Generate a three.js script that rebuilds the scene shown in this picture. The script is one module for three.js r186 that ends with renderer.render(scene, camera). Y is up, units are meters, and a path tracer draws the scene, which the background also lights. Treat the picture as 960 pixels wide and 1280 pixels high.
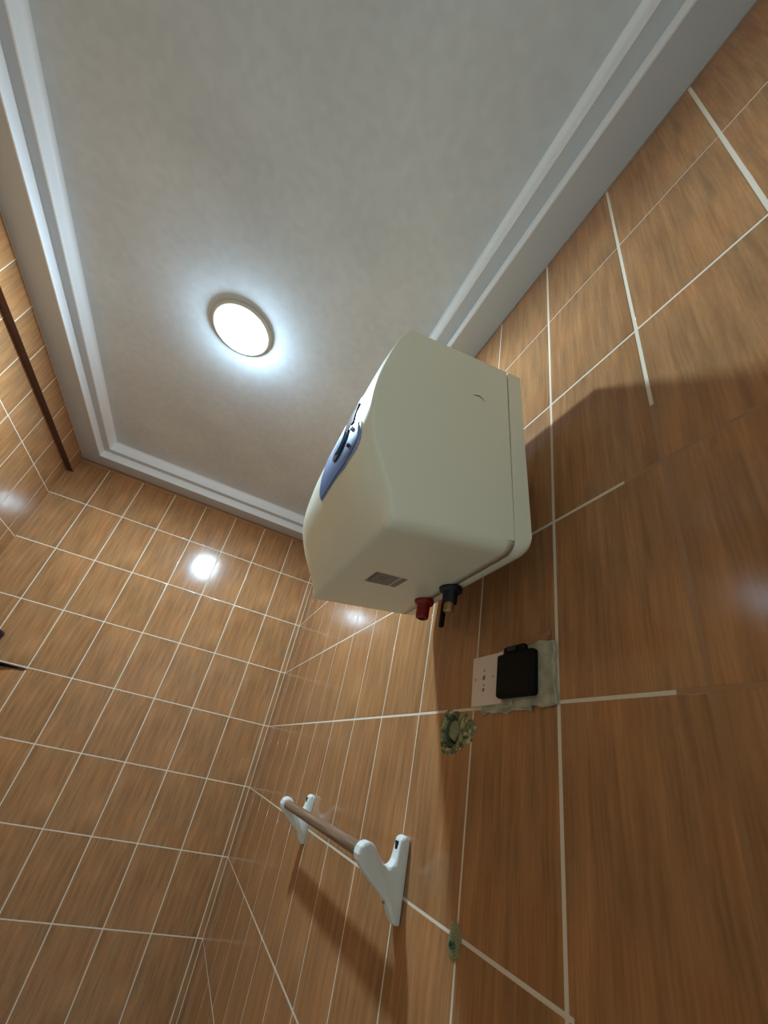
import * as THREE from 'three';
import { RectAreaLightUniformsLib } from 'three/addons/lights/RectAreaLightUniformsLib.js';
import { RoundedBoxGeometry } from 'three/addons/geometries/RoundedBoxGeometry.js';
import { mergeGeometries, mergeVertices, toCreasedNormals } from 'three/addons/utils/BufferGeometryUtils.js';
import { Brush, Evaluator, SUBTRACTION } from 'three-bvh-csg';

// ---------------------------------------------------------------- camera, lamp, exposure
const Y0 = 2.7;                                   // height of the tile tops above the floor; "drop" values below count down from it
const scene = new THREE.Scene();
scene.background = new THREE.Color(0x000000);
const camera = new THREE.PerspectiveCamera(2 * Math.atan(640 / 514.66) * 180 / Math.PI, 960 / 1280, 0.02, 30);
camera.position.set(-0.45326, Y0 - 1.33655, 2.66235);
camera.up.set(-0.36661, 0.83580, 0.40871);
camera.lookAt(-0.45326 + 0.26820, Y0 - 1.33655 + 0.51558, 2.66235 - 0.81378);
camera.setViewOffset(960, 1280, -1.86, -19.18, 960, 1280);
camera.updateProjectionMatrix();
const LAMP = { x: -0.816, z: 1.40, r: 0.115 };
const LAMP_COLOR = new THREE.Color().setRGB(0.575, 0.82, 1.02);
const LAMP_POWER = 9.4, SIDE = 0.078;
const EXPOSURE = 1.0;
const renderer = new THREE.WebGLRenderer({ antialias: true });
renderer.toneMapping = THREE.LinearToneMapping;
renderer.toneMappingExposure = EXPOSURE;
renderer.shadowMap.enabled = true;
RectAreaLightUniformsLib.init();

// ---------------------------------------------------------------- helpers
function rng(seed) { let s = seed >>> 0; return () => { s = (s + 0x6D2B79F5) >>> 0; let t = s; t = Math.imul(t ^ (t >>> 15), t | 1); t ^= t + Math.imul(t ^ (t >>> 7), t | 61); return ((t ^ (t >>> 14)) >>> 0) / 4294967296; }; }
const lerp = (a, b, t) => a + (b - a) * t;
function lattice(seed) {                           // smooth value noise, tiling with period p
  const tab = new Float32Array(4096), r = rng(seed); for (let i = 0; i < 4096; i++) tab[i] = r();
  return (x, y, px = 4096, py = 4096) => {
    const xi = Math.floor(x), yi = Math.floor(y), fx = x - xi, fy = y - yi, sx = fx * fx * (3 - 2 * fx), sy = fy * fy * (3 - 2 * fy);
    const h = (i, j) => tab[(((((i % px) + px) % px) * 73) ^ ((((j % py) + py) % py) * 1657)) & 4095];
    return lerp(lerp(h(xi, yi), h(xi + 1, yi), sx), lerp(h(xi, yi + 1), h(xi + 1, yi + 1), sx), sy);
  };
}
const taken = {};
function numbered(n) { const k = taken[n] = (taken[n] ?? -1) + 1; return k ? n + '_' + String(k).padStart(3, '0') : n; }
function mesh(name, geo, m, parent, label) {
  const o = new THREE.Mesh(geo, m); o.castShadow = o.receiveShadow = true;
  o.name = name; if (label) o.userData.label = label; parent.add(o); return o;
}
function thing(name, label, category, group) {
  const o = new THREE.Group(); o.name = numbered(name); o.userData = { label, category }; if (group) o.userData.group = group; scene.add(o); return o;
}
function structure(name, label, category) { const o = new THREE.Group(); o.name = name; o.userData = { kind: 'structure', label, category }; scene.add(o); return o; }
function box(x0, x1, y0, y1, z0, z1) { const g = new THREE.BoxGeometry(x1 - x0, y1 - y0, z1 - z0); g.translate((x0 + x1) / 2, (y0 + y1) / 2, (z0 + z1) / 2); return g; }
function quads(P, nu, nv, closedV, flip) {         // P[i][j] points -> smooth grid
  const pos = [], uv = [], idx = [];
  for (let i = 0; i < nu; i++) for (let j = 0; j < nv; j++) { pos.push(...P[i][j]); uv.push(P[i][j][2], P[i][j][1]); }
  const J = closedV ? nv : nv - 1;
  for (let i = 0; i < nu - 1; i++) for (let j = 0; j < J; j++) {
    const a = i * nv + j, b = i * nv + (j + 1) % nv, c = a + nv, d = b + nv;
    if (flip) idx.push(a, b, c, b, d, c); else idx.push(a, c, b, b, c, d);
  }
  const g = new THREE.BufferGeometry();
  g.setAttribute('position', new THREE.Float32BufferAttribute(pos, 3)); g.setAttribute('uv', new THREE.Float32BufferAttribute(uv, 2)); g.setIndex(idx); g.computeVertexNormals(); return g;
}
function dataTexture(w, h, fn, srgb, repeat) {
  const d = new Uint8Array(w * h * 4);
  for (let y = 0; y < h; y++) for (let x = 0; x < w; x++) { const c = fn(x, y); const k = (y * w + x) * 4; for (let i = 0; i < 3; i++) d[k + i] = Math.max(0, Math.min(255, c[i])); d[k + 3] = 255; }
  const t = new THREE.DataTexture(d, w, h); t.magFilter = THREE.LinearFilter; t.minFilter = THREE.LinearMipmapLinearFilter; t.generateMipmaps = true; t.wrapS = t.wrapT = THREE.RepeatWrapping;
  if (srgb) t.colorSpace = THREE.SRGBColorSpace; if (repeat) t.repeat.set(...repeat); t.needsUpdate = true; return t;
}

// ---------------------------------------------------------------- materials
// wood-look glazed wall tile: fine vertical grain over cloudy orange brown, a few prints so that neighbours differ
const TILE_VARIANTS = 5;
const tileMats = [];
{
  const wave = dataTexture(128, 128, (() => { const n = lattice(91); return (x, y) => { const v = 255 * (0.6 * n(x / 32, y / 32, 4, 4) + 0.4 * n(x / 16 + 9, y / 16, 8, 8)); return [v, v, v]; }; })(), false);
  for (let k = 0; k < TILE_VARIANTS; k++) {
    const n1 = lattice(11 + k), n2 = lattice(41 + k), n3 = lattice(71 + k), W = 160, H = 240;
    const map = dataTexture(W, H, (x, y) => {
      const bend = 3 * n3(x / 40, y / 60);
      const fine = n1((x + bend) / 1.6, y / 46) - 0.5, mid = n2((x + bend) / 7, y / 80) - 0.5, cloud = n3(x / 55, y / 70) - 0.5, speck = n2(x / 1.2 + 7, y / 9) - 0.5;
      const v = 1 + 0.13 * fine + 0.15 * mid + 0.10 * cloud + 0.06 * speck;
      const red = 1 + 0.05 * (n1(x / 30 + 5, y / 45 + 3) - 0.5);
      return [167 * v * red, 118 * v, 76 * v * (2 - red)];
    }, true);
    tileMats.push(new THREE.MeshPhysicalMaterial({ map, roughness: 0.14, bumpMap: wave, bumpScale: 0.00025, specularIntensity: 0.6 }));
  }
}
const groutMat = new THREE.MeshStandardMaterial({ color: 0xe3d2b8, roughness: 0.9 });
const groutBrown = new THREE.MeshStandardMaterial({ color: 0xa0734c, roughness: 0.3 });
const plainTile = new THREE.MeshStandardMaterial({ color: 0xa37a53, roughness: 0.25 });
const paintNoise = (() => { const a = lattice(201), b = lattice(202), c = lattice(203); return (x, y) => 0.5 * a(x / 1.5, y / 1.5, 341, 341) + 0.3 * b(x / 4, y / 4, 128, 128) + 0.2 * c(x / 32, y / 32, 16, 16); })();
const paintBump = dataTexture(512, 512, (x, y) => { const v = 255 * paintNoise(x, y); return [v, v, v]; }, false, [1, 1]);
const smudge = (() => { const a = lattice(211), b = lattice(212); return dataTexture(512, 512, (x, y) => { const v = 1 + 0.05 * (a(x / 64, y / 64, 8, 8) - 0.5) + 0.035 * (b(x / 8, y / 8, 64, 64) - 0.5); return [216 * v, 221 * v, 223 * v]; }, true); })();
const paint = new THREE.MeshStandardMaterial({ map: smudge, roughness: 0.62, bumpMap: paintBump, bumpScale: 0.0002 });
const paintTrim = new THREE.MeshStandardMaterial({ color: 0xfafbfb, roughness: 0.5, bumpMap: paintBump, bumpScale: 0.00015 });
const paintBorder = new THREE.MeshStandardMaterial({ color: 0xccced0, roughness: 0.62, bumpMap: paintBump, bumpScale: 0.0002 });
const floorMat = new THREE.MeshStandardMaterial({ color: 0xd8d4ca, roughness: 0.3 });
const shellMat = new THREE.MeshPhysicalMaterial({ color: 0xf0ecd2, roughness: 0.34, bumpMap: paintBump, bumpScale: 0.00005 });
const panelMat = new THREE.MeshPhysicalMaterial({ color: 0x48689c, roughness: 0.35, metalness: 0.1 });
const darkGloss = new THREE.MeshPhysicalMaterial({ color: 0x0c1420, roughness: 0.12 });
const knobMat = new THREE.MeshPhysicalMaterial({ color: 0x6a8ab4, roughness: 0.3, metalness: 0.1 });
const chrome = new THREE.MeshStandardMaterial({ color: 0xdde3ea, roughness: 0.18, metalness: 0.9 });
const redPlastic = new THREE.MeshStandardMaterial({ color: 0x8e0f12, roughness: 0.4 });
const navyPlastic = new THREE.MeshStandardMaterial({ color: 0x0b1424, roughness: 0.4 });
const brass = new THREE.MeshStandardMaterial({ color: 0xb79a68, roughness: 0.38, metalness: 0.85 });
const blackPlastic = new THREE.MeshPhysicalMaterial({ color: 0x040505, roughness: 0.6, specularIntensity: 0.35 });
const outletMat = new THREE.MeshStandardMaterial({ color: 0xe4cdb8, roughness: 0.45 });
const holeMat = new THREE.MeshStandardMaterial({ color: 0x0b0705, roughness: 0.9 });
const cementTex = (() => { const a = lattice(301), b = lattice(302); return dataTexture(128, 128, (x, y) => { const v = 0.45 + 0.9 * a(x / 11, y / 11) + 0.3 * (b(x / 2, y / 2) - 0.5); return [150 * v, 148 * v, 104 * v]; }, true); })();
cementTex.repeat.set(16, 16);
const cement = new THREE.MeshStandardMaterial({ map: cementTex, roughness: 0.95 });
const fillTex = (() => { const a = lattice(311), b = lattice(312); return dataTexture(128, 128, (x, y) => { const v = 0.82 + 0.25 * a(x / 14, y / 14) + 0.12 * (b(x / 2, y / 2) - 0.5); return [176 * v, 168 * v, 140 * v]; }, true); })();
fillTex.repeat.set(9, 9);
const filler = new THREE.MeshStandardMaterial({ map: fillTex, roughness: 0.95 });
const conduit = new THREE.MeshStandardMaterial({ color: 0x5c6b48, roughness: 0.6 });
const whitePlastic = new THREE.MeshPhysicalMaterial({ color: 0xe4e6df, roughness: 0.28 });
const rodMat = (() => { const a = lattice(321); return new THREE.MeshStandardMaterial({ map: dataTexture(64, 256, (x, y) => { const v = 0.85 + 0.3 * a(x / 3, y / 40); return [126 * v, 98 * v, 76 * v]; }, true), roughness: 0.45 }); })();
const ceramicRim = new THREE.MeshStandardMaterial({ color: 0xd9d3c4, roughness: 0.4 });

// ---------------------------------------------------------------- room shell
const XL = -1.622, ZF = 3.05, CEIL = Y0 + 0.08, BAND = Y0 - 0.02, STEP = Y0 + 0.025;
const GROUT = 0.0007;                              // joint depth behind the tile faces
const BOXX = -1.586, BOXY = Y0 - 0.133;            // tiled boxing along the top of the left wall
// hole positions on the right wall
const HOLE = { z: 1.935, y: Y0 - 1.236, r: 0.031 };

function tileGeometry(w, h, key) {                 // w x h face at z=0, pillowed edge, open back
  const i = 0.0012, d = 0.0016, e = 0.00035, W = w / 2, H = h / 2;
  const ring = (x, y, z) => [[-x, -y, z], [x, -y, z], [x, y, z], [-x, y, z]];
  const R = [ring(W, H, -d), ring(W, H, -e), ring(W - i * 0.35, H - i * 0.35, -e * 0.3), ring(W - i, H - i, 0)];
  const pos = [], uv = [], idx = [];
  R.forEach(r => r.forEach(p => { pos.push(...p); uv.push((p[0] + W) / 0.2, (p[1] + H) / 0.3); }));
  for (let k = 0; k < 3; k++) for (let j = 0; j < 4; j++) { const a = k * 4 + j, b = k * 4 + (j + 1) % 4; idx.push(a, b, a + 4, b, b + 4, a + 4); }
  const base = pos.length / 3;
  R[3].forEach(p => { pos.push(...p); uv.push((p[0] + W) / 0.2, (p[1] + H) / 0.3); });
  idx.push(base, base + 1, base + 2, base, base + 2, base + 3);
  const g = new THREE.BufferGeometry();
  g.setAttribute('position', new THREE.Float32BufferAttribute(pos, 3)); g.setAttribute('uv', new THREE.Float32BufferAttribute(uv, 2)); g.setIndex(idx); g.computeVertexNormals();
  return g;
}
const tileCache = {};
function cachedTile(w, h) { const k = Math.round(w * 1e4) + 'x' + Math.round(h * 1e4); return tileCache[k] ??= tileGeometry(w, h); }
const tileRand = rng(5);
const evaluator = new Evaluator(); evaluator.attributes = ['position', 'normal', 'uv']; evaluator.useGroups = false;
// xs / ys: joint lines [position, width]; place(u, v) -> position and turn of a tile whose centre is u along, v down
function tileWall(parent, us, vs, turn, at, keep, cut) {
  for (let i = 0; i < us.length - 1; i++) for (let j = 0; j < vs.length - 1; j++) {
    const u0 = us[i][0] + us[i][1] / 2, u1 = us[i + 1][0] - us[i + 1][1] / 2, v0 = vs[j][0] + vs[j][1] / 2, v1 = vs[j + 1][0] - vs[j + 1][1] / 2;
    const rnd = [tileRand(), tileRand(), tileRand()];
    if (!keep(us[i][0], us[i + 1][0], vs[j][0], vs[j + 1][0])) continue;
    let g = cachedTile(u1 - u0, v1 - v0); const p = at((u0 + u1) / 2, (v0 + v1) / 2);
    const o = mesh('tile', g, tileMats[Math.floor(rnd[0] * TILE_VARIANTS)], parent);
    o.position.set(p[0], Y0 - (v0 + v1) / 2, p[1]);
    o.rotation.set((rnd[1] - 0.5) * 0.0022, turn + (rnd[2] - 0.5) * 0.0022, 0, 'YXZ');
    if (cut) cut(o, g);
  }
}
const J = 0.0048;

// back wall: eight whole columns, the joint of the last one 27 mm from the corner
const wallBack = structure('wall_back');
mesh('wall_body', box(XL - 0.12, 0.12, 0, CEIL + 0.1, -0.12, -GROUT), groutMat, wallBack);
{
  const us = [[XL - 0.002, 0.003]]; for (let k = 7; k >= 0; k--) us.push([-(0.0275 + 0.2 * k), J]); us.push([0.0005, 0.005]);
  const vs = [[0.037, 0.002]]; for (let k = 1; k <= 9; k++) vs.push([0.3 * k, J]);
  tileWall(wallBack, us, vs, 0, (u) => [u, 0], (a, b, c, d) => d < 2.5);
  mesh('filler_strip', box(XL, 0, Y0 - 0.037, Y0 - 0.018, -0.004, -0.0002), groutBrown, wallBack, 'brown filler above the cut tile tops');
  mesh('skirting_field', box(XL, 0, 0, Y0 - 2.4025, -0.004, 0), plainTile, wallBack);
}
// right wall: the heater wall
const wallRight = structure('wall_right');
const punch = (r) => { const c = new THREE.CylinderGeometry(r, r, 0.12, 40); c.rotateZ(Math.PI / 2); c.translate(0, HOLE.y, HOLE.z); const b = new Brush(c); b.updateMatrixWorld(); return b; };
{
  const body = new Brush(box(GROUT, 0.12, 0, CEIL + 0.1, -0.12, ZF + 0.12), groutMat); body.updateMatrixWorld();
  const r = evaluator.evaluate(body, punch(HOLE.r), SUBTRACTION);
  mesh('wall_body', r.geometry, groutMat, wallRight);
  const us = [[0, 0.006]];
  for (let k = 1; k <= 16; k++) us.push([0.2 * k, k >= 11 ? 0.0065 : J]);
  us.push([ZF, 0.002]);
  const vs = [[-0.0005 + 0.022, 0.002], [0.3, 0.0034]]; for (let k = 2; k <= 9; k++) vs.push([0.3 * k, J + 0.0006]);
  // turn: tile +z (its face) looks along -x, its own x runs along +z
  tileWall(wallRight, us, vs, -Math.PI / 2, (u) => [0, u], (a, b, c, d) => !(a > 2.7) && (d < 2.2 || (d < 2.5 && a < 1.5)), (o, g) => {
    const dz = Math.abs(o.position.z - HOLE.z), dy = Math.abs(o.position.y - HOLE.y);
    if (dz < 0.1 + HOLE.r && dy < 0.15 + HOLE.r) {
      o.updateMatrixWorld(true);
      const slab = new THREE.BoxGeometry(1, 1, 1);   // a closed slab so that the cut has walls
      g.computeBoundingBox(); const s = new THREE.Vector3(); g.boundingBox.getSize(s); slab.scale(s.x, s.y, 0.004); slab.translate(0, 0, -0.002);
      const uvA = slab.attributes.uv, pA = slab.attributes.position; for (let q = 0; q < uvA.count; q++) uvA.setXY(q, (pA.getX(q) + s.x / 2) / 0.2, (pA.getY(q) + s.y / 2) / 0.3);
      const tb = new Brush(slab); tb.position.copy(o.position); tb.rotation.copy(o.rotation); tb.updateMatrixWorld();
      const res = evaluator.evaluate(tb, punch(HOLE.r), SUBTRACTION);
      o.geometry = res.geometry;
    }
  });
  // joints on the near half that were smeared over with brown filler
  const br = (y0, y1, z0, z1) => mesh('filler_strip', box(0.0001, 0.003, Y0 - y1, Y0 - y0, z0, z1), groutBrown, wallRight, 'joint smeared over with brown filler');
  for (const y of [0.9, 1.2, 1.5]) for (const z of [2.4, 2.6]) mesh('filler_strip', box(-0.00005, 0.003, Y0 - y - 0.0036, Y0 - y + 0.0036, z - 0.0042, z + 0.0042), groutBrown, wallRight, 'joint smeared over with brown filler');
  br(0.79, 1.2, 2.3962, 2.4038); br(1.2, 2.1, 2.3962, 2.4038); br(0.897, 0.903, 2.34, 2.7); br(1.197, 1.203, 2.365, 2.7); br(1.497, 1.503, 2.21, 2.7); br(0.62, 2.1, 2.5962, 2.6038);
  mesh('skirting_field', mergeGeometries([box(0, 0.004, 0, Y0 - 2.4025, 0, 1.6), box(0, 0.004, 0, Y0 - 2.1025, 1.6025, ZF)]), plainTile, wallRight);
  mesh('near_field', box(0, 0.004, Y0 - 2.0975, Y0 - 0.022, 2.803, ZF), plainTile, wallRight);
}
// left wall, with a tiled boxing along its top
const wallLeft = structure('wall_left');
mesh('wall_body', box(XL - 0.12, XL - GROUT, 0, CEIL + 0.1, -0.12, ZF + 0.12), groutMat, wallLeft);
{
  const us = [[0, 0.004]]; for (let k = 0; k < 16; k++) us.push([0.112 + 0.2 * k, J]);
  const vs = [[0.133, 0.001]]; for (let k = 1; k <= 9; k++) vs.push([0.3 * k + 0.008, J]);
  tileWall(wallLeft, us, vs, Math.PI / 2, (u) => [XL, u], (a, b, c, d) => d < 1.3 && b < 1.95);
  mesh('skirting_field', box(XL - 0.004, XL, 0, Y0 - 1.2105, 0, ZF), plainTile, wallLeft);
  mesh('near_field', box(XL - 0.004, XL, Y0 - 1.2055, Y0 - 0.133, 1.9145, ZF), plainTile, wallLeft);
}
const boxing = structure('trim_3');
mesh('boxing_body', box(XL, BOXX - GROUT, BOXY + 0.001, BAND, 0, ZF), groutMat, boxing);
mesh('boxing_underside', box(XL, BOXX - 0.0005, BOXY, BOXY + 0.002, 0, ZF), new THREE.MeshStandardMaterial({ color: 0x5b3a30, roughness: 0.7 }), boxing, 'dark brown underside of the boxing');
{
  const us = [[0, 0.004]]; for (let k = 0; k < 16; k++) us.push([0.112 + 0.2 * k, J]); us.push([ZF, 0.002]);
  const vs = [[0.024, 0.001], [0.133, 0.001]];
  tileWall(boxing, us, vs, Math.PI / 2, (u) => [BOXX, u], (a, b) => b < 1.95);
  mesh('near_field', box(BOXX - 0.004, BOXX, BOXY, Y0 - 0.024, 1.9145, ZF), plainTile, boxing);
}
// the wall behind the camera and the floor, never in view, close the room
const wallFront = structure('wall_front');
const wallPaint = new THREE.MeshStandardMaterial({ color: 0xe9e6dc, roughness: 0.7 });
mesh('wall_body', box(XL - 0.12, 0.12, 0, CEIL + 0.1, ZF, ZF + 0.12), wallPaint, wallFront);
const door = structure('door_1');
mesh('door_leaf', box(-1.3, -0.5, 0.005, 2.05, ZF - 0.035, ZF - 0.002), wallPaint, door);
for (const [y0, y1] of [[0.15, 0.95], [1.1, 1.92]]) mesh('door_panel', box(-1.18, -0.62, y0, y1, ZF - 0.043, ZF - 0.034), wallPaint, door);
for (const [x0, x1, y0, y1] of [[-1.37, -1.305, 0, 2.12], [-0.495, -0.43, 0, 2.12], [-1.305, -0.495, 2.055, 2.12]]) mesh('door_frame', box(x0, x1, y0, y1, ZF - 0.05, ZF - 0.001), wallPaint, door);
{ const h = new RoundedBoxGeometry(0.12, 0.02, 0.018, 3, 0.006); h.translate(-0.61, 1.03, ZF - 0.075); const k = new THREE.CylinderGeometry(0.011, 0.011, 0.05, 20); k.rotateX(Math.PI / 2); k.translate(-0.56, 1.03, ZF - 0.055); mesh('door_handle', mergeGeometries([h, k.toNonIndexed()]), chrome, door); }
const floor = structure('floor');
mesh('floor_slab', box(XL - 0.12, 0.12, -0.12, 0, -0.12, ZF + 0.12), floorMat, floor);

// ceiling: a tray with two plaster steps
function planUV(g) { const p = g.attributes.position, u = g.attributes.uv; for (let i = 0; i < p.count; i++) u.setXY(i, (p.getX(i) + p.getY(i)) / 1.3, (p.getZ(i)) / 1.3); return g; }
const ceiling = structure('ceiling');
mesh('ceiling_slab', planUV(box(XL - 0.12, 0.12, CEIL, CEIL + 0.12, -0.12, ZF + 0.12)), paint, ceiling);
function ring(x0, x1, z0, z1, y0, y1, o = [XL, 0, 0, ZF], b = 0.0025) {   // plaster frame with a rectangular opening, its edges eased
  const s = new THREE.Shape([[o[0], o[2]], [o[1], o[2]], [o[1], o[3]], [o[0], o[3]]].map(p => new THREE.Vector2(p[0], -p[1])));
  const h = new THREE.Path([[x0, z0], [x0, z1], [x1, z1], [x1, z0]].map(p => new THREE.Vector2(p[0], -p[1]))); s.holes.push(h);
  const g = new THREE.ExtrudeGeometry(s, { depth: y1 - y0 - b, bevelEnabled: true, bevelThickness: b, bevelSize: b, bevelOffset: -b, bevelSegments: 2, curveSegments: 1 });
  g.rotateX(-Math.PI / 2); g.translate(0, y0 + b, 0); return planUV(g);
}
const trim1 = structure('trim_1'), trim2 = structure('trim_2');
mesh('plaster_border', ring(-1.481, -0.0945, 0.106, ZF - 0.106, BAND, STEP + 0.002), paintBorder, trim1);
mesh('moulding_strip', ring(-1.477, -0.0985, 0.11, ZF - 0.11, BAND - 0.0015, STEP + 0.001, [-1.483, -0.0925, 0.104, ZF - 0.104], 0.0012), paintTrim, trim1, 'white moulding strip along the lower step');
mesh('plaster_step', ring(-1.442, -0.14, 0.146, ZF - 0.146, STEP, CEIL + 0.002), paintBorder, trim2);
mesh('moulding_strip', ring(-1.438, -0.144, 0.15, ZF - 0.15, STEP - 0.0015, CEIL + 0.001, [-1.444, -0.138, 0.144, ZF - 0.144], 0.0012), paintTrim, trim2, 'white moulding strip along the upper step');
{ // eased plaster fillet where the upper step meets the ceiling
  const fr = 0.014, fil = [];
  const arc = (f) => { const P = []; for (let i = 0; i <= 6; i++) { const a = i / 6 * Math.PI / 2; P.push(f(fr * (1 - Math.cos(a)), fr * (1 - Math.sin(a)))); } return P; };
  const sides = [
    [[-1.438, 0.15], [-1.438, ZF - 0.15], [1, 0]], [[-0.144, ZF - 0.15], [-0.144, 0.15], [-1, 0]], [[-0.144, 0.15], [-1.438, 0.15], [0, 1]]];
  for (const [a, b, n] of sides) {
    const row = (p) => arc((d, h) => [p[0] + n[0] * d, CEIL - h, p[1] + n[1] * d]);
    fil.push(quads([row(a), row(b)], 2, 7, false, true));
  }
  const fm = paintTrim.clone(); fm.side = THREE.DoubleSide;
  mesh('plaster_fillet', mergeGeometries(fil), fm, trim2);
}

// ---------------------------------------------------------------- ceiling lamp
const lamp = thing('ceiling_lamp', 'round white ceiling lamp with a glowing domed diffuser and cream rim', 'lamp');
lamp.position.set(LAMP.x, CEIL, LAMP.z);
{
  const L = (pts, seg = 72) => new THREE.LatheGeometry(pts.map(p => new THREE.Vector2(p[0], p[1])), seg);
  mesh('rim', L([[0.1, 0], [0.119, -0.0005], [0.1205, -0.004], [0.1195, -0.007], [0.116, -0.008], [0.1165, -0.0095], [0.1155, -0.0115], [0.1125, -0.0135], [0.108, -0.014], [0.1045, -0.0132], [0.1045, -0.008]]), ceramicRim, lamp, 'cream ring with a raised bead');
  const glow = new THREE.MeshStandardMaterial({ color: 0xf4f8fa, roughness: 0.25, emissive: LAMP_COLOR, emissiveIntensity: 1.25 });
  const dome = []; for (let i = 0; i <= 14; i++) { const a = i / 14 * Math.PI / 2; dome.push([Math.max(0.0001, 0.1045 * Math.cos(a)), -0.012 - 0.032 * Math.sin(a)]); }
  dome.reverse(); dome.push([0.1045, -0.008], [0.0001, -0.008]);
  mesh('diffuser', L(dome), glow, lamp, 'glowing white domed diffuser');
  // bulb behind the diffuser: part of its light leaves sideways, the reflector sends the rest down
  const p = new THREE.PointLight(LAMP_COLOR, LAMP_POWER * SIDE, 0, 2); p.name = 'lamp_light'; const q = new THREE.SpotLight(LAMP_COLOR, LAMP_POWER * (1 - SIDE), 0, 1.54, 0.25, 2); q.name = 'lamp_downlight';
  for (const l of [p, q]) { l.position.set(0.021, -0.037, -0.025); l.castShadow = true; l.shadow.radius = 2.2; l.shadow.mapSize.set(2048, 2048); l.shadow.bias = -0.0005; l.shadow.camera.near = 0.01; lamp.add(l); }
  q.target.position.set(0.021, -1, -0.025); lamp.add(q.target);
}

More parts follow.
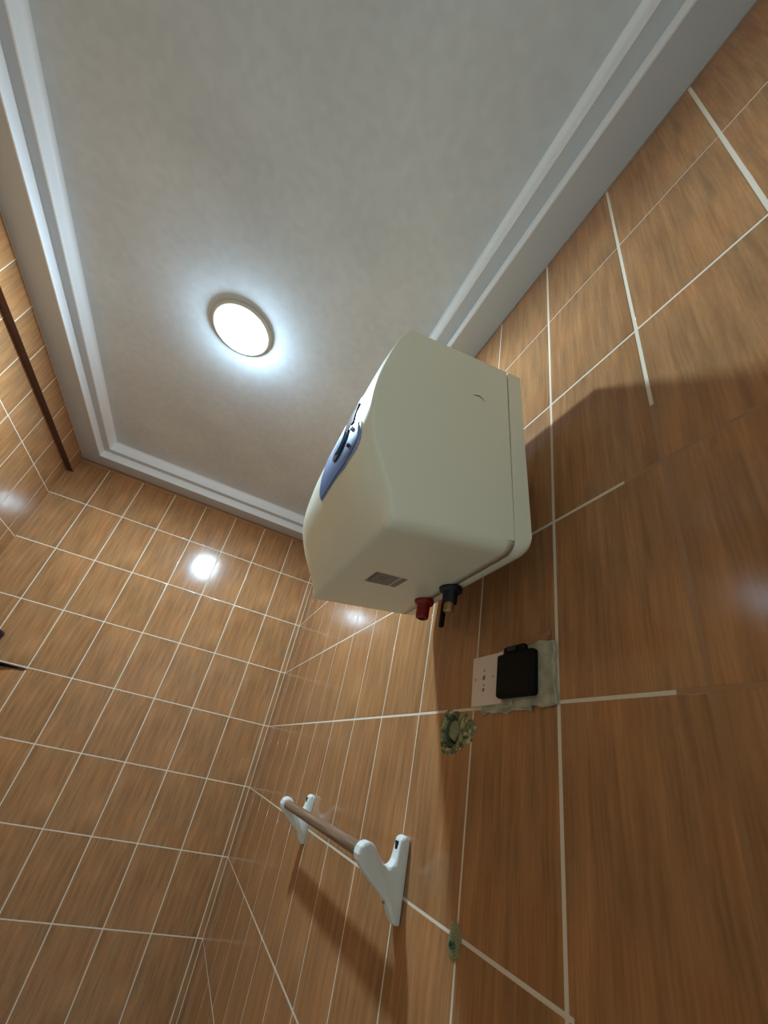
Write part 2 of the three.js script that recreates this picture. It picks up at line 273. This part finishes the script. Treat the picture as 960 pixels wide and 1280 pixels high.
// ---------------------------------------------------------------- water heater
const heater = thing('water_heater', 'cream boxy wall-mounted water heater with curved front, blue control panel and two bottom pipe stubs', 'water heater');
{
  // end outline (x from the wall, drop below the tile tops) and the fuller outline at mid width
  const E = [[-0.337, 0.602], [-0.348, 0.629], [-0.357, 0.665], [-0.364, 0.712], [-0.369, 0.759], [-0.369, 0.805], [-0.364, 0.84], [-0.357, 0.872], [-0.347, 0.901], [-0.333, 0.927], [-0.32, 0.952], [-0.307, 0.976], [-0.3, 1.002], [-0.297, 1.03]];
  const M = [[-0.34, 0.6], [-0.352, 0.629], [-0.362, 0.665], [-0.369, 0.712], [-0.374, 0.759], [-0.377, 0.805], [-0.379, 0.84], [-0.379, 0.872], [-0.376, 0.901], [-0.367, 0.93], [-0.353, 0.96], [-0.335, 0.99], [-0.315, 1.015], [-0.298, 1.032]];
  const spline = (P) => { const c = new THREE.CatmullRomCurve3(P.map(p => new THREE.Vector3(p[0], p[1], 0)), false, 'centripetal'); return (t) => { const v = c.getPoint(t); return [v.x, v.y]; }; };
  const sE = spline(E), sM = spline(M);
  const zEnd = (x, d, u) => lerp(1.79, 2.213 + 0.05 * x, u);
  const fat = (u) => 1 - Math.pow(Math.abs(2 * u - 1), 6);
  const front = (u, t) => { const a = sE(t), b = sM(t), w = fat(u), x = lerp(a[0], b[0], w), d = lerp(a[1], b[1], w); return [x, Y0 - d, zEnd(x, d, u)]; };
  // closed section at u: straight back, top, front, bottom; XB = rear limit
  const NF = 56, NT = 14, NB = 14, NR = 6;
  const backX = (d, u) => lerp(-0.089, -0.056, (d - 0.582) / 0.41) + 0.012 * (1 - u);      // the back leans: further from the wall at the top
  const topAt = (x) => lerp(0.582, 0.602, (-0.089 - x) / 0.248), botAt = (x) => lerp(0.996, 1.034, (-0.056 - x) / 0.235);
  const section = (u, strip) => {                  // outline as [x, drop, inward rounding in x, in drop]; 'rear' = only the 33 mm along the back
    const w = fat(u), out = [], T = backX(0.582, u), B = backX(0.99, u), rear = strip === 'rear', s = rear ? 0 : 0.033;
    const x0 = T - s, x1 = rear ? T - 0.0315 : -0.331, y0 = rear ? B - 0.0315 : -0.291, y1 = B - s;
    for (let i = 0; i < NT; i++) { const x = lerp(x0, x1, i / NT); out.push([x, topAt(x), 0, 0.004]); }
    if (!rear) for (let i = 0; i <= NF; i++) { const a = sE(i / NF), b = sM(i / NF), f = Math.max(0, (i - NF + 8) / 8); out.push([lerp(a[0], b[0], w), lerp(a[1], b[1], w), 0.004, i < 1 ? 0.004 : -0.021 * f * f]); }
    for (let i = 0; i < NB; i++) { const x = lerp(y0, y1, i / (NB - 1)), c = rear ? 0.012 * Math.pow(Math.max(0, 1 - (y1 - x) / 0.02), 2) : 0; out.push([x, botAt(x) - c, 0, -0.021]); }
    for (let i = 1; i < NR; i++) { const f = i / NR, b = out[out.length - i]; out.push([lerp(y1, x0, f), lerp(b[1], topAt(x0), f), 0, lerp(-0.021, 0.004, f)]); }
    return out;
  };
  const LEN = 0.40;
  const es = [0, 0.0006, 0.0018, 0.0036, 0.006, 0.009, 0.0125, 0.017, 0.022];
  const uList = [...es.map(e => e / LEN), 0.1, 0.16, 0.23, 0.3, 0.38, 0.46, 0.54, 0.62, 0.7, 0.77, 0.84, 0.9, ...es.map(e => 1 - e / LEN).reverse()];
  const shell = (strip) => {
    const rows = uList.map(u => {
      const e = Math.min(u, 1 - u) * LEN, off = (r) => { const q = Math.abs(r); return e < q ? Math.sign(r) * (q - Math.sqrt(Math.max(0, q * q - (q - e) * (q - e)))) : 0; };
      return section(u, strip).map((p) => [p[0] + off(p[2]), Y0 - p[1] - off(p[3]), zEnd(p[0], p[1], u)]);
    });
    const n = rows[0].length, g = quads(rows, rows.length, n, true, true);
    const caps = [0, rows.length - 1].map((k) => {
      const R = rows[k], V2 = R.map(p => new THREE.Vector2(p[0], p[1])), tri = THREE.ShapeUtils.triangulateShape(V2, []);
      const c = new THREE.BufferGeometry(); c.setAttribute('position', new THREE.Float32BufferAttribute(R.flat(), 3)); c.setAttribute('uv', new THREE.Float32BufferAttribute(R.flatMap(p => [p[0], p[1]]), 2));
      c.setIndex(tri.flatMap(t => k === 0 ? [t[0], t[2], t[1]] : t)); c.computeVertexNormals(); return c;
    });
    // make caps face outwards
    caps.forEach((c, k) => { const want = k ? 1 : -1; if (c.attributes.normal.getZ(0) * want < 0) { const I = c.index.array; for (let i = 0; i < I.length; i += 3) { const t = I[i]; I[i] = I[i + 1]; I[i + 1] = t; } c.computeVertexNormals(); } });
    return mergeGeometries([g, ...caps]);
  };
  mesh('casing', shell('main'), shellMat, heater);
  mesh('back_cover', shell('rear'), shellMat, heater, 'rear cover strip along the wall');
  // control panel: a thin shell that follows the front
  const frontY = (u, d) => { let a = 0, b = 1; for (let i = 0; i < 30; i++) { const m = (a + b) / 2; if (Y0 - front(u, m)[1] < d) a = m; else b = m; } return front(u, (a + b) / 2); };
  const lift = (u, d, h) => { const p = frontY(u, d), q = frontY(u, d + 0.01), v = [q[0] - p[0], q[1] - p[1]], l = Math.hypot(...v); return [p[0] + v[1] / l * h, p[1] - v[0] / l * h, p[2]]; };
  const pad = (uv, nu, nv, h, parent, name, m, label, side = 0.0005) => {   // uv(a, b) -> [u, drop]
    const rows = []; const skirt = [];
    for (let i = 0; i <= nu; i++) { const row = []; for (let j = 0; j <= nv; j++) { const [u, d] = uv(i / nu, j / nv); row.push(lift(u, d, h)); } rows.push(row); }
    const g = quads(rows, nu + 1, nv + 1, false, true);
    const rim = []; const N = 60;
    for (let k = 0; k <= N; k++) { const t = k / N * 4, s = Math.floor(t) % 4, f = t - Math.floor(t); rim.push(s === 0 ? [f, 0] : s === 1 ? [1, f] : s === 2 ? [1 - f, 1] : [0, 1 - f]); }
    const a = rim.map(([x, y]) => { const [u, d] = uv(x, y); return lift(u, d, h); }), b = rim.map(([x, y]) => { const [u, d] = uv(x, y); return lift(u, d, -side); });
    const sk = quads([a, b], 2, N + 1, false, false);
    const mm = m; return mesh(name, mergeGeometries([g, sk]), mm, parent, label);
  };
  const cr = (k, v) => { for (let i = 0; i < k.length - 1; i++) if (v <= k[i + 1][0]) { const f = (v - k[i][0]) / (k[i + 1][0] - k[i][0]); return lerp(k[i][1], k[i + 1][1], f * f * (3 - 2 * f) * 0.4 + f * 0.6); } return k[k.length - 1][1]; };
  const D0 = 0.69, D1 = 0.916, at = (d) => (d - D0) / (D1 - D0);
  const UR = [[0.69, 0.7], [0.705, 0.74], [0.759, 0.805], [0.805, 0.868], [0.853, 0.922], [0.878, 0.932], [0.892, 0.922], [0.904, 0.895], [0.916, 0.82]].map(([d, u]) => [at(d), u]), UL = [[0.69, 0.22], [0.705, 0.215], [0.773, 0.31], [0.833, 0.42], [0.872, 0.48], [0.905, 0.51], [0.916, 0.535]].map(([d, u]) => [at(d), u]);
  const outline = (grow) => (a, b) => { const v = b, c = 0.55; let l = cr(UL, v), r = cr(UR, v); l = c + (l - c) * (1 + grow); r = c + (r - c) * (1 + grow); return [lerp(l, r, a), lerp(D0, D1, v) + (v - 0.5) * grow * 0.2]; };
  for (const m of [panelMat, darkGloss, knobMat, chrome]) m.side = THREE.DoubleSide;
  pad(outline(0.05), 24, 20, 0.0008, heater, 'panel_bezel', knobMat, 'bright bezel round the control panel');
  const panel = pad(outline(0), 24, 20, 0.0018, heater, 'control_panel', panelMat, 'pale blue control panel');
  pad((a, b) => [lerp(0.69, 0.84 + 0.03 * b, a), lerp(0.774, 0.834, b)], 10, 8, 0.0042, panel, 'display_window', darkGloss, 'dark display window');
  const disc = (cu, cd, r0, r1) => (a, b) => { const t = a * Math.PI * 2, r = lerp(r0, r1, b); return [cu + r * Math.cos(t) / LEN, cd + r * Math.sin(t)]; };
  pad(disc(0.752, 0.849, 0.0225, 0.0345), 36, 3, 0.0044, panel, 'dial_ring', darkGloss, 'dark ring round the dial');
  pad(disc(0.752, 0.849, 0.0002, 0.0222), 36, 4, 0.007, panel, 'dial', knobMat, 'pale blue round dial', -0.003);
  pad(disc(0.872, 0.887, 0.0002, 0.0035), 12, 2, 0.0045, panel, 'indicator', darkGloss, 'small dark indicator');
  pad(disc(0.872, 0.85, 0.0002, 0.004), 12, 2, 0.0055, panel, 'button', chrome, 'small bright button');
  // rating label on the underside
  const labelTex = (() => { const r = rng(77), W = 128, H = 96; const a = lattice(401); return dataTexture(W, H, (x, y) => {
    let v = 150; if (x > 96 && x < 104) v = 215; else { const line = Math.floor(y / 6), on = (y % 6) < 3 && a(x / 2.2, line * 3.7) > 0.42 && x > 5 && x < 123; if (on) v = 96; if (x < 14 && y > 20 && y < 90) v *= 0.75; if (x > 30 && x < 62 && y > 40 && y < 74 && a(x / 2, y / 2 + 50) > 0.5) v = 105; }
    return [v, v * 0.95, v * 0.87]; }, true); })();
  const underY = (x) => Y0 - botAt(x);
  const lab = quads([[[-0.243, 0, 1.97], [-0.241, 0, 2.024]], [[-0.178, 0, 1.967], [-0.175, 0, 2.017]]].map(r => r.map(p => [p[0], underY(p[0]) - 0.0004, p[2]])), 2, 2, false, false);
  lab.setAttribute('uv', new THREE.Float32BufferAttribute([0, 0, 0, 1, 1, 0, 1, 1], 2));
  mesh('rating_label', lab, new THREE.MeshStandardMaterial({ map: labelTex, roughness: 0.5, side: THREE.DoubleSide }), heater, 'grey printed label on the underside');
  // scuff on the near end
  { const P = []; for (let i = 0; i <= 8; i++) { const t = i / 8, x = lerp(-0.19, -0.164, t), d = 0.7 - 0.006 * Math.sin(t * 2.6) + 0.006 * t * t; const w = 0.0011 * Math.sin(Math.PI * (0.08 + 0.9 * t)) + 0.0002; P.push([[x, Y0 - d + w, zEnd(x, d, 1) + 0.0003], [x, Y0 - d - w, zEnd(x, d, 1) + 0.0003]]); }
    mesh('scuff_mark', quads(P, 9, 2, false, false), new THREE.MeshStandardMaterial({ color: 0x33301f, roughness: 0.7, side: THREE.DoubleSide }), heater, 'short dark scuff on the near end'); }
  // pipe stubs
  const lathe = (pts, x, z) => { const g = new THREE.LatheGeometry(pts.map(p => new THREE.Vector2(p[0], p[1])), 40); g.translate(x, underY(x) + 0.002, z); return g; };
  const hot = mesh('hot_outlet', lathe([[0.0001, -0.044], [0.0085, -0.044], [0.0125, -0.042], [0.0135, -0.038], [0.0135, -0.014], [0.015, -0.0125], [0.019, -0.011], [0.0205, -0.007], [0.0205, -0.003], [0.019, 0]], -0.091, 1.927), redPlastic, heater, 'dark red flanged hot outlet');
  mesh('outlet_bore', lathe([[0.0001, -0.0443], [0.0078, -0.0443], [0.008, -0.04]], -0.091, 1.927), holeMat, hot);
  const cold = mesh('cold_inlet', lathe([[0.0125, -0.034], [0.0145, -0.032], [0.0145, -0.014], [0.017, -0.0125], [0.021, -0.011], [0.0225, -0.007], [0.0225, -0.003], [0.021, 0], [0.0001, 0]], -0.085, 2.021), navyPlastic, heater, 'navy blue flanged cold inlet');
  const thread = []; for (let i = 0; i <= 16; i++) thread.push([0.0088 + (i % 2) * 0.0012, -0.03 - i * 0.0013]); thread.unshift([0.0001, -0.03]); thread.push([0.0075, -0.053], [0.0001, -0.053]);
  mesh('brass_thread', lathe(thread, -0.085, 2.021), brass, cold, 'brass threaded end');
  { const g = new RoundedBoxGeometry(0.008, 0.05, 0.011, 3, 0.003); g.translate(-0.085, underY(-0.085) - 0.05, 2.001); mesh('valve_lever', g, blackPlastic, cold, 'black lever on the safety valve'); }
  // wall hanger
  const steel = new THREE.MeshStandardMaterial({ color: 0x8a8a86, roughness: 0.4, metalness: 0.8 });
  for (const z of [1.87, 2.05]) mesh('hanging_bracket', mergeGeometries([box(-0.003, -0.0002, Y0 - 0.74, Y0 - 0.66, z - 0.015, z + 0.015), box(-0.079, -0.002, Y0 - 0.705, Y0 - 0.7, z - 0.015, z + 0.015)]), steel, heater);
}

// ---------------------------------------------------------------- socket, black cover and the hole beside them
{
  const plate = new THREE.Group();
  const irregular = (z0, z1, d0, d1, seed, n, j) => { const r = rng(seed), P = []; const edge = (za, da, zb, db) => { for (let i = 0; i < n; i++) { const f = i / n; P.push(new THREE.Vector2(lerp(za, zb, f) + (r() - 0.5) * j, lerp(da, db, f) + (r() - 0.5) * j)); } }; edge(z0, -d0, z1, -d0); edge(z1, -d0, z1, -d1); edge(z1, -d1, z0, -d1); edge(z0, -d1, z0, -d0); return new THREE.Shape(P); };
  const onWall = (g, x) => { g.rotateY(-Math.PI / 2); g.translate(x, Y0, 0); return g; };   // shape (z, -drop) extruded towards -x
  const patch = thing('plaster_patch', 'rough pale plaster patch around the socket and black cover', 'plaster');
  mesh('plaster', onWall(new THREE.ExtrudeGeometry(irregular(2.075, 2.199, 1.112, 1.203, 8, 9, 0.005), { depth: 0.0035, bevelEnabled: true, bevelThickness: 0.0015, bevelSize: 0.0015, bevelSegments: 1 }), -0.0016), filler, patch);
  mesh('plaster_smear', onWall(new THREE.ExtrudeGeometry(irregular(2.03, 2.15, 1.197, 1.209, 18, 8, 0.006), { depth: 0.0015, bevelEnabled: true, bevelThickness: 0.001, bevelSize: 0.001, bevelSegments: 1 }), -0.0011), filler, patch);
  mesh('plaster_smear', onWall(new THREE.ExtrudeGeometry(irregular(2.145, 2.185, 1.098, 1.112, 28, 5, 0.006), { depth: 0.001, bevelEnabled: true, bevelThickness: 0.001, bevelSize: 0.001, bevelSegments: 1 }), -0.0011), groutBrown, patch);
  const socket = thing('wall_socket', 'bare pale pinkish wall socket plate with small dark holes beside the black cover', 'socket');
  const s = new THREE.Shape(); s.moveTo(2.0, -1.113); s.lineTo(2.085, -1.113); s.lineTo(2.087, -1.197); s.lineTo(2.004, -1.198); s.closePath();
  for (const [z, d, r] of [[2.0365, 1.1395, 0.0028], [2.036, 1.1515, 0.0052], [2.037, 1.1645, 0.0028], [2.0365, 1.172, 0.0042], [2.0615, 1.152, 0.0026], [2.0115, 1.1525, 0.0026]]) { const h = new THREE.Path(); h.absarc(z, -d, r, 0, Math.PI * 2, true); s.holes.push(h); }
  mesh('face_plate', onWall(new THREE.ExtrudeGeometry(s, { depth: 0.006, bevelEnabled: true, bevelThickness: 0.0008, bevelSize: 0.0008, bevelOffset: -0.0008, bevelSegments: 2, curveSegments: 20 }), -0.001), outletMat, socket);
  mesh('hole_backing', box(-0.0012, -0.0005, Y0 - 1.19, Y0 - 1.12, 2.008, 2.075), holeMat, socket, 'near-black sheet standing in for the shade inside the holes');  // flat near-black sheet: the shade inside the holes is put into its colour
  const cover = thing('switch_cover', 'black rounded plastic cover with a hinge tab on top, right of the bare socket', 'switch');
  { const g = new RoundedBoxGeometry(0.014, 0.069, 0.086, 4, 0.005); g.translate(-0.0125, Y0 - 1.157, 2.127); mesh('cover_body', g, blackPlastic, cover);
    const h = new RoundedBoxGeometry(0.011, 0.02, 0.05, 3, 0.004); h.translate(-0.011, Y0 - 1.1205, 2.122); mesh('hinge_tab', h, blackPlastic, cover);
    const c = new THREE.CylinderGeometry(0.0035, 0.0035, 0.022, 20); c.rotateX(Math.PI / 2); c.translate(-0.0165, Y0 - 1.118, 2.122); mesh('hinge_pin', c, darkGloss, cover);
    mesh('back_flange', box(-0.0075, -0.0052, Y0 - 1.189, Y0 - 1.124, 2.088, 2.167), blackPlastic, cover); }
  // broken-out hole with an old conduit box
  const hole = thing('conduit_hole', 'ragged hole with greenish conduit box and cement, below left of the socket', 'wall hole');
  { const r = rng(33), out = [], inn = []; const N = 72;
    for (let i = 0; i < N; i++) { const a = i / N * Math.PI * 2; const e = 1 + (r() - 0.5) * 0.16 + 0.1 * Math.sin(3 * a + 1); const right = Math.cos(a) > 0 ? 1 + 0.85 * Math.cos(a) : 1; out.push([HOLE.z + Math.cos(a) * 0.039 * e * right, HOLE.y + Math.sin(a) * 0.0385 * e]); inn.push([HOLE.z + Math.cos(a) * 0.0285, HOLE.y + Math.sin(a) * 0.0285]); }
    const n = lattice(35), ringRows = [0, 0.12, 0.25, 0.37, 0.5, 0.62, 0.75, 0.88, 1].map((f) => [...Array(N + 1).keys()].map(q => { const i = q % N; const z = lerp(inn[i][0], out[i][0], f), y = lerp(inn[i][1], out[i][1], f), h = (0.0008 + 0.0028 * n(z * 260, y * 260) + 0.0012 * n(z * 900, y * 900)) * Math.sin(Math.PI * (0.12 + 0.86 * f)); return [-h, y, z]; }));
    const inside = [...Array(N + 1).keys()].map(q => { const i = q % N; return [0.03, inn[i][1], inn[i][0]]; });
    const cm = cement; cm.side = THREE.DoubleSide;
    mesh('cement_collar', quads([inside, ...ringRows], 10, N + 1, false, false), cm, hole, 'lumpy greenish cement collar');
    const cup = new THREE.LatheGeometry([[0.0001, 0], [0.024, 0], [0.026, 0.003], [0.026, 0.03], [0.0245, 0.031], [0.0235, 0.03], [0.0235, 0.016], [0.0001, 0.016]].map(p => new THREE.Vector2(...p)), 40); cup.rotateZ(Math.PI / 2); cup.translate(0.034, HOLE.y + 0.001, HOLE.z + 0.001);
    mesh('conduit_box', cup, conduit, hole, 'old green plastic conduit box');
    const tube = new THREE.TubeGeometry(new THREE.CatmullRomCurve3([new THREE.Vector3(0.03, HOLE.y - 0.016, HOLE.z - 0.012), new THREE.Vector3(0.012, HOLE.y - 0.012, HOLE.z - 0.014), new THREE.Vector3(0.004, HOLE.y + 0.003, HOLE.z - 0.008), new THREE.Vector3(0.012, HOLE.y + 0.014, HOLE.z + 0.004), new THREE.Vector3(0.028, HOLE.y + 0.012, HOLE.z + 0.012)]), 40, 0.0035, 10);
    mesh('wire', tube, new THREE.MeshStandardMaterial({ color: 0x3f5136, roughness: 0.5 }), hole, 'bent green wire inside the box');
    const lump = new THREE.SphereGeometry(0.017, 26, 18); const lp = lump.attributes.position; for (let i = 0; i < lp.count; i++) { const k = 0.75 + 0.5 * n(lp.getX(i) * 200 + 9, lp.getY(i) * 200 + lp.getZ(i) * 120); lp.setXYZ(i, lp.getX(i) * 0.8 * k, lp.getY(i) * k, lp.getZ(i) * k); } lump.computeVertexNormals(); lump.translate(0.009, HOLE.y + 0.003, HOLE.z + 0.008);
    mesh('cement_lump', lump, cement, hole); }
  // wall plug lower down at a joint crossing
  const plug = thing('wall_plug', 'small chipped wall plug set in cement at a tile corner right of the towel rail', 'wall plug');
  { const n = lattice(55), g = new THREE.SphereGeometry(0.016, 28, 18), p = g.attributes.position;
    for (let i = 0; i < p.count; i++) { const x = p.getX(i), y = p.getY(i), z = p.getZ(i), k = 0.7 + 0.6 * n(y * 160 + 30, z * 160 + x * 90 + 30); p.setXYZ(i, x * 0.28, y * k * 1.15, z * k * 0.95); } g.computeVertexNormals(); g.translate(0.0005, Y0 - 1.505, 1.997); mesh('cement_blob', g, cement, plug, 'greenish cement blob');
    const t = new THREE.LatheGeometry([[0.0022, 0], [0.0022, 0.009], [0.0045, 0.0095], [0.0045, 0], [0.0022, 0]].map(q => new THREE.Vector2(...q)), 20); t.rotateZ(Math.PI / 2); t.translate(0.001, Y0 - 1.509, 1.999); mesh('plug_sleeve', t, conduit, plug, 'greenish plastic sleeve');
    const d = new THREE.CylinderGeometry(0.0022, 0.0022, 0.002, 16); d.rotateZ(Math.PI / 2); d.translate(-0.0065, Y0 - 1.509, 1.999); mesh('plug_bore', d, holeMat, plug); }
}

// ---------------------------------------------------------------- towel rail
{
  const rail = thing('towel_rail', 'towel rail of two white plastic brackets holding a brown rod', 'towel rail');
  const P = new THREE.Shape();                     // x = distance from the wall, y = -drop
  P.moveTo(0, -1.418); P.bezierCurveTo(0.004, -1.412, 0.014, -1.412, 0.0185, -1.419); P.bezierCurveTo(0.023, -1.432, 0.02, -1.45, 0.0295, -1.4585); P.bezierCurveTo(0.04, -1.466, 0.05, -1.455, 0.062, -1.441);
  P.absarc(0.0795, -1.4495, 0.0185, 2.6, -0.75, true); P.bezierCurveTo(0.078, -1.478, 0.05, -1.493, 0.034, -1.506); P.bezierCurveTo(0.024, -1.515, 0.017, -1.531, 0.012, -1.535); P.bezierCurveTo(0.008, -1.538, 0.003, -1.538, 0, -1.535); P.closePath();
  const g = new THREE.ExtrudeGeometry(P, { depth: 0.016, bevelEnabled: true, bevelThickness: 0.006, bevelSize: 0.005, bevelOffset: -0.005, bevelSegments: 5, curveSegments: 16 });
  g.translate(0, 0, -0.008); g.rotateY(Math.PI);   // x -> -x
  const smooth = toCreasedNormals(g, 0.7);
  for (const z of [1.822, 1.186]) {
    const b = mesh('bracket', smooth, whitePlastic, rail); b.position.set(0, Y0, z);
    const slot = new RoundedBoxGeometry(0.004, 0.026, 0.011, 3, 0.0018); const sl = mesh('screw_slot', slot, holeMat, b, 'dark screw slot'); sl.position.set(-0.0195, -1.436, 0); sl.rotation.z = 0.12;
    const sc = new THREE.SphereGeometry(0.0035, 14, 10); sc.scale(0.4, 1, 1); const sm = mesh('screw', sc, brass, b, 'brass screw head'); sm.position.set(-0.0312, -1.5115, 0);
  }
  const rod = new THREE.CylinderGeometry(0.0115, 0.0115, 1.822 - 1.186 - 0.014, 32, 1); rod.rotateX(Math.PI / 2); rod.translate(-0.0795, Y0 - 1.4495, (1.822 + 1.186) / 2); mesh('rod', rod, rodMat, rail, 'brown round rod');
}

// ---------------------------------------------------------------- corner shelf and bottle at the left edge of the frame
{
  const shelf = thing('corner_shelf', 'dark tapering corner shelf on the back wall at the left edge of the photo', 'shelf');
  const s = new THREE.Shape([[-1.62, 0], [-1.225, 0], [-1.26, 0.006], [-1.38, 0.06], [-1.43, 0.085], [-1.62, 0.17]].map(p => new THREE.Vector2(p[0], p[1])));
  const g = new THREE.ExtrudeGeometry(s, { depth: 0.006, bevelEnabled: false }); g.rotateX(Math.PI / 2); g.translate(0, Y0 - 1.207, 0); mesh('shelf_board', g, darkGloss, shelf);
  const b = new THREE.Shape([[-1.62, -1.213], [-1.232, -1.213], [-1.6, -1.245], [-1.62, -1.245]].map(p => new THREE.Vector2(...p)));
  const w = new THREE.ExtrudeGeometry(b, { depth: 0.008, bevelEnabled: false }); w.translate(0, Y0, 0); mesh('shelf_rib', w, blackPlastic, shelf);
  const bottle = thing('bottle', 'dark purple bottle top on the corner shelf, cut by the left edge of the photo', 'bottle');
  const l = new THREE.LatheGeometry([[0.0001, 0], [0.027, 0.001], [0.029, 0.005], [0.029, 0.06], [0.024, 0.078], [0.016, 0.086], [0.016, 0.09], [0.034, 0.094], [0.043, 0.102], [0.0455, 0.113], [0.043, 0.124], [0.034, 0.132], [0.018, 0.137], [0.0001, 0.138]].map(p => new THREE.Vector2(...p)), 40);
  const o = mesh('bottle_body', l, new THREE.MeshPhysicalMaterial({ color: 0x1d1426, roughness: 0.3 }), bottle); bottle.position.set(-1.4255, Y0 - 1.207, 0.045);
}

renderer.render(scene, camera);
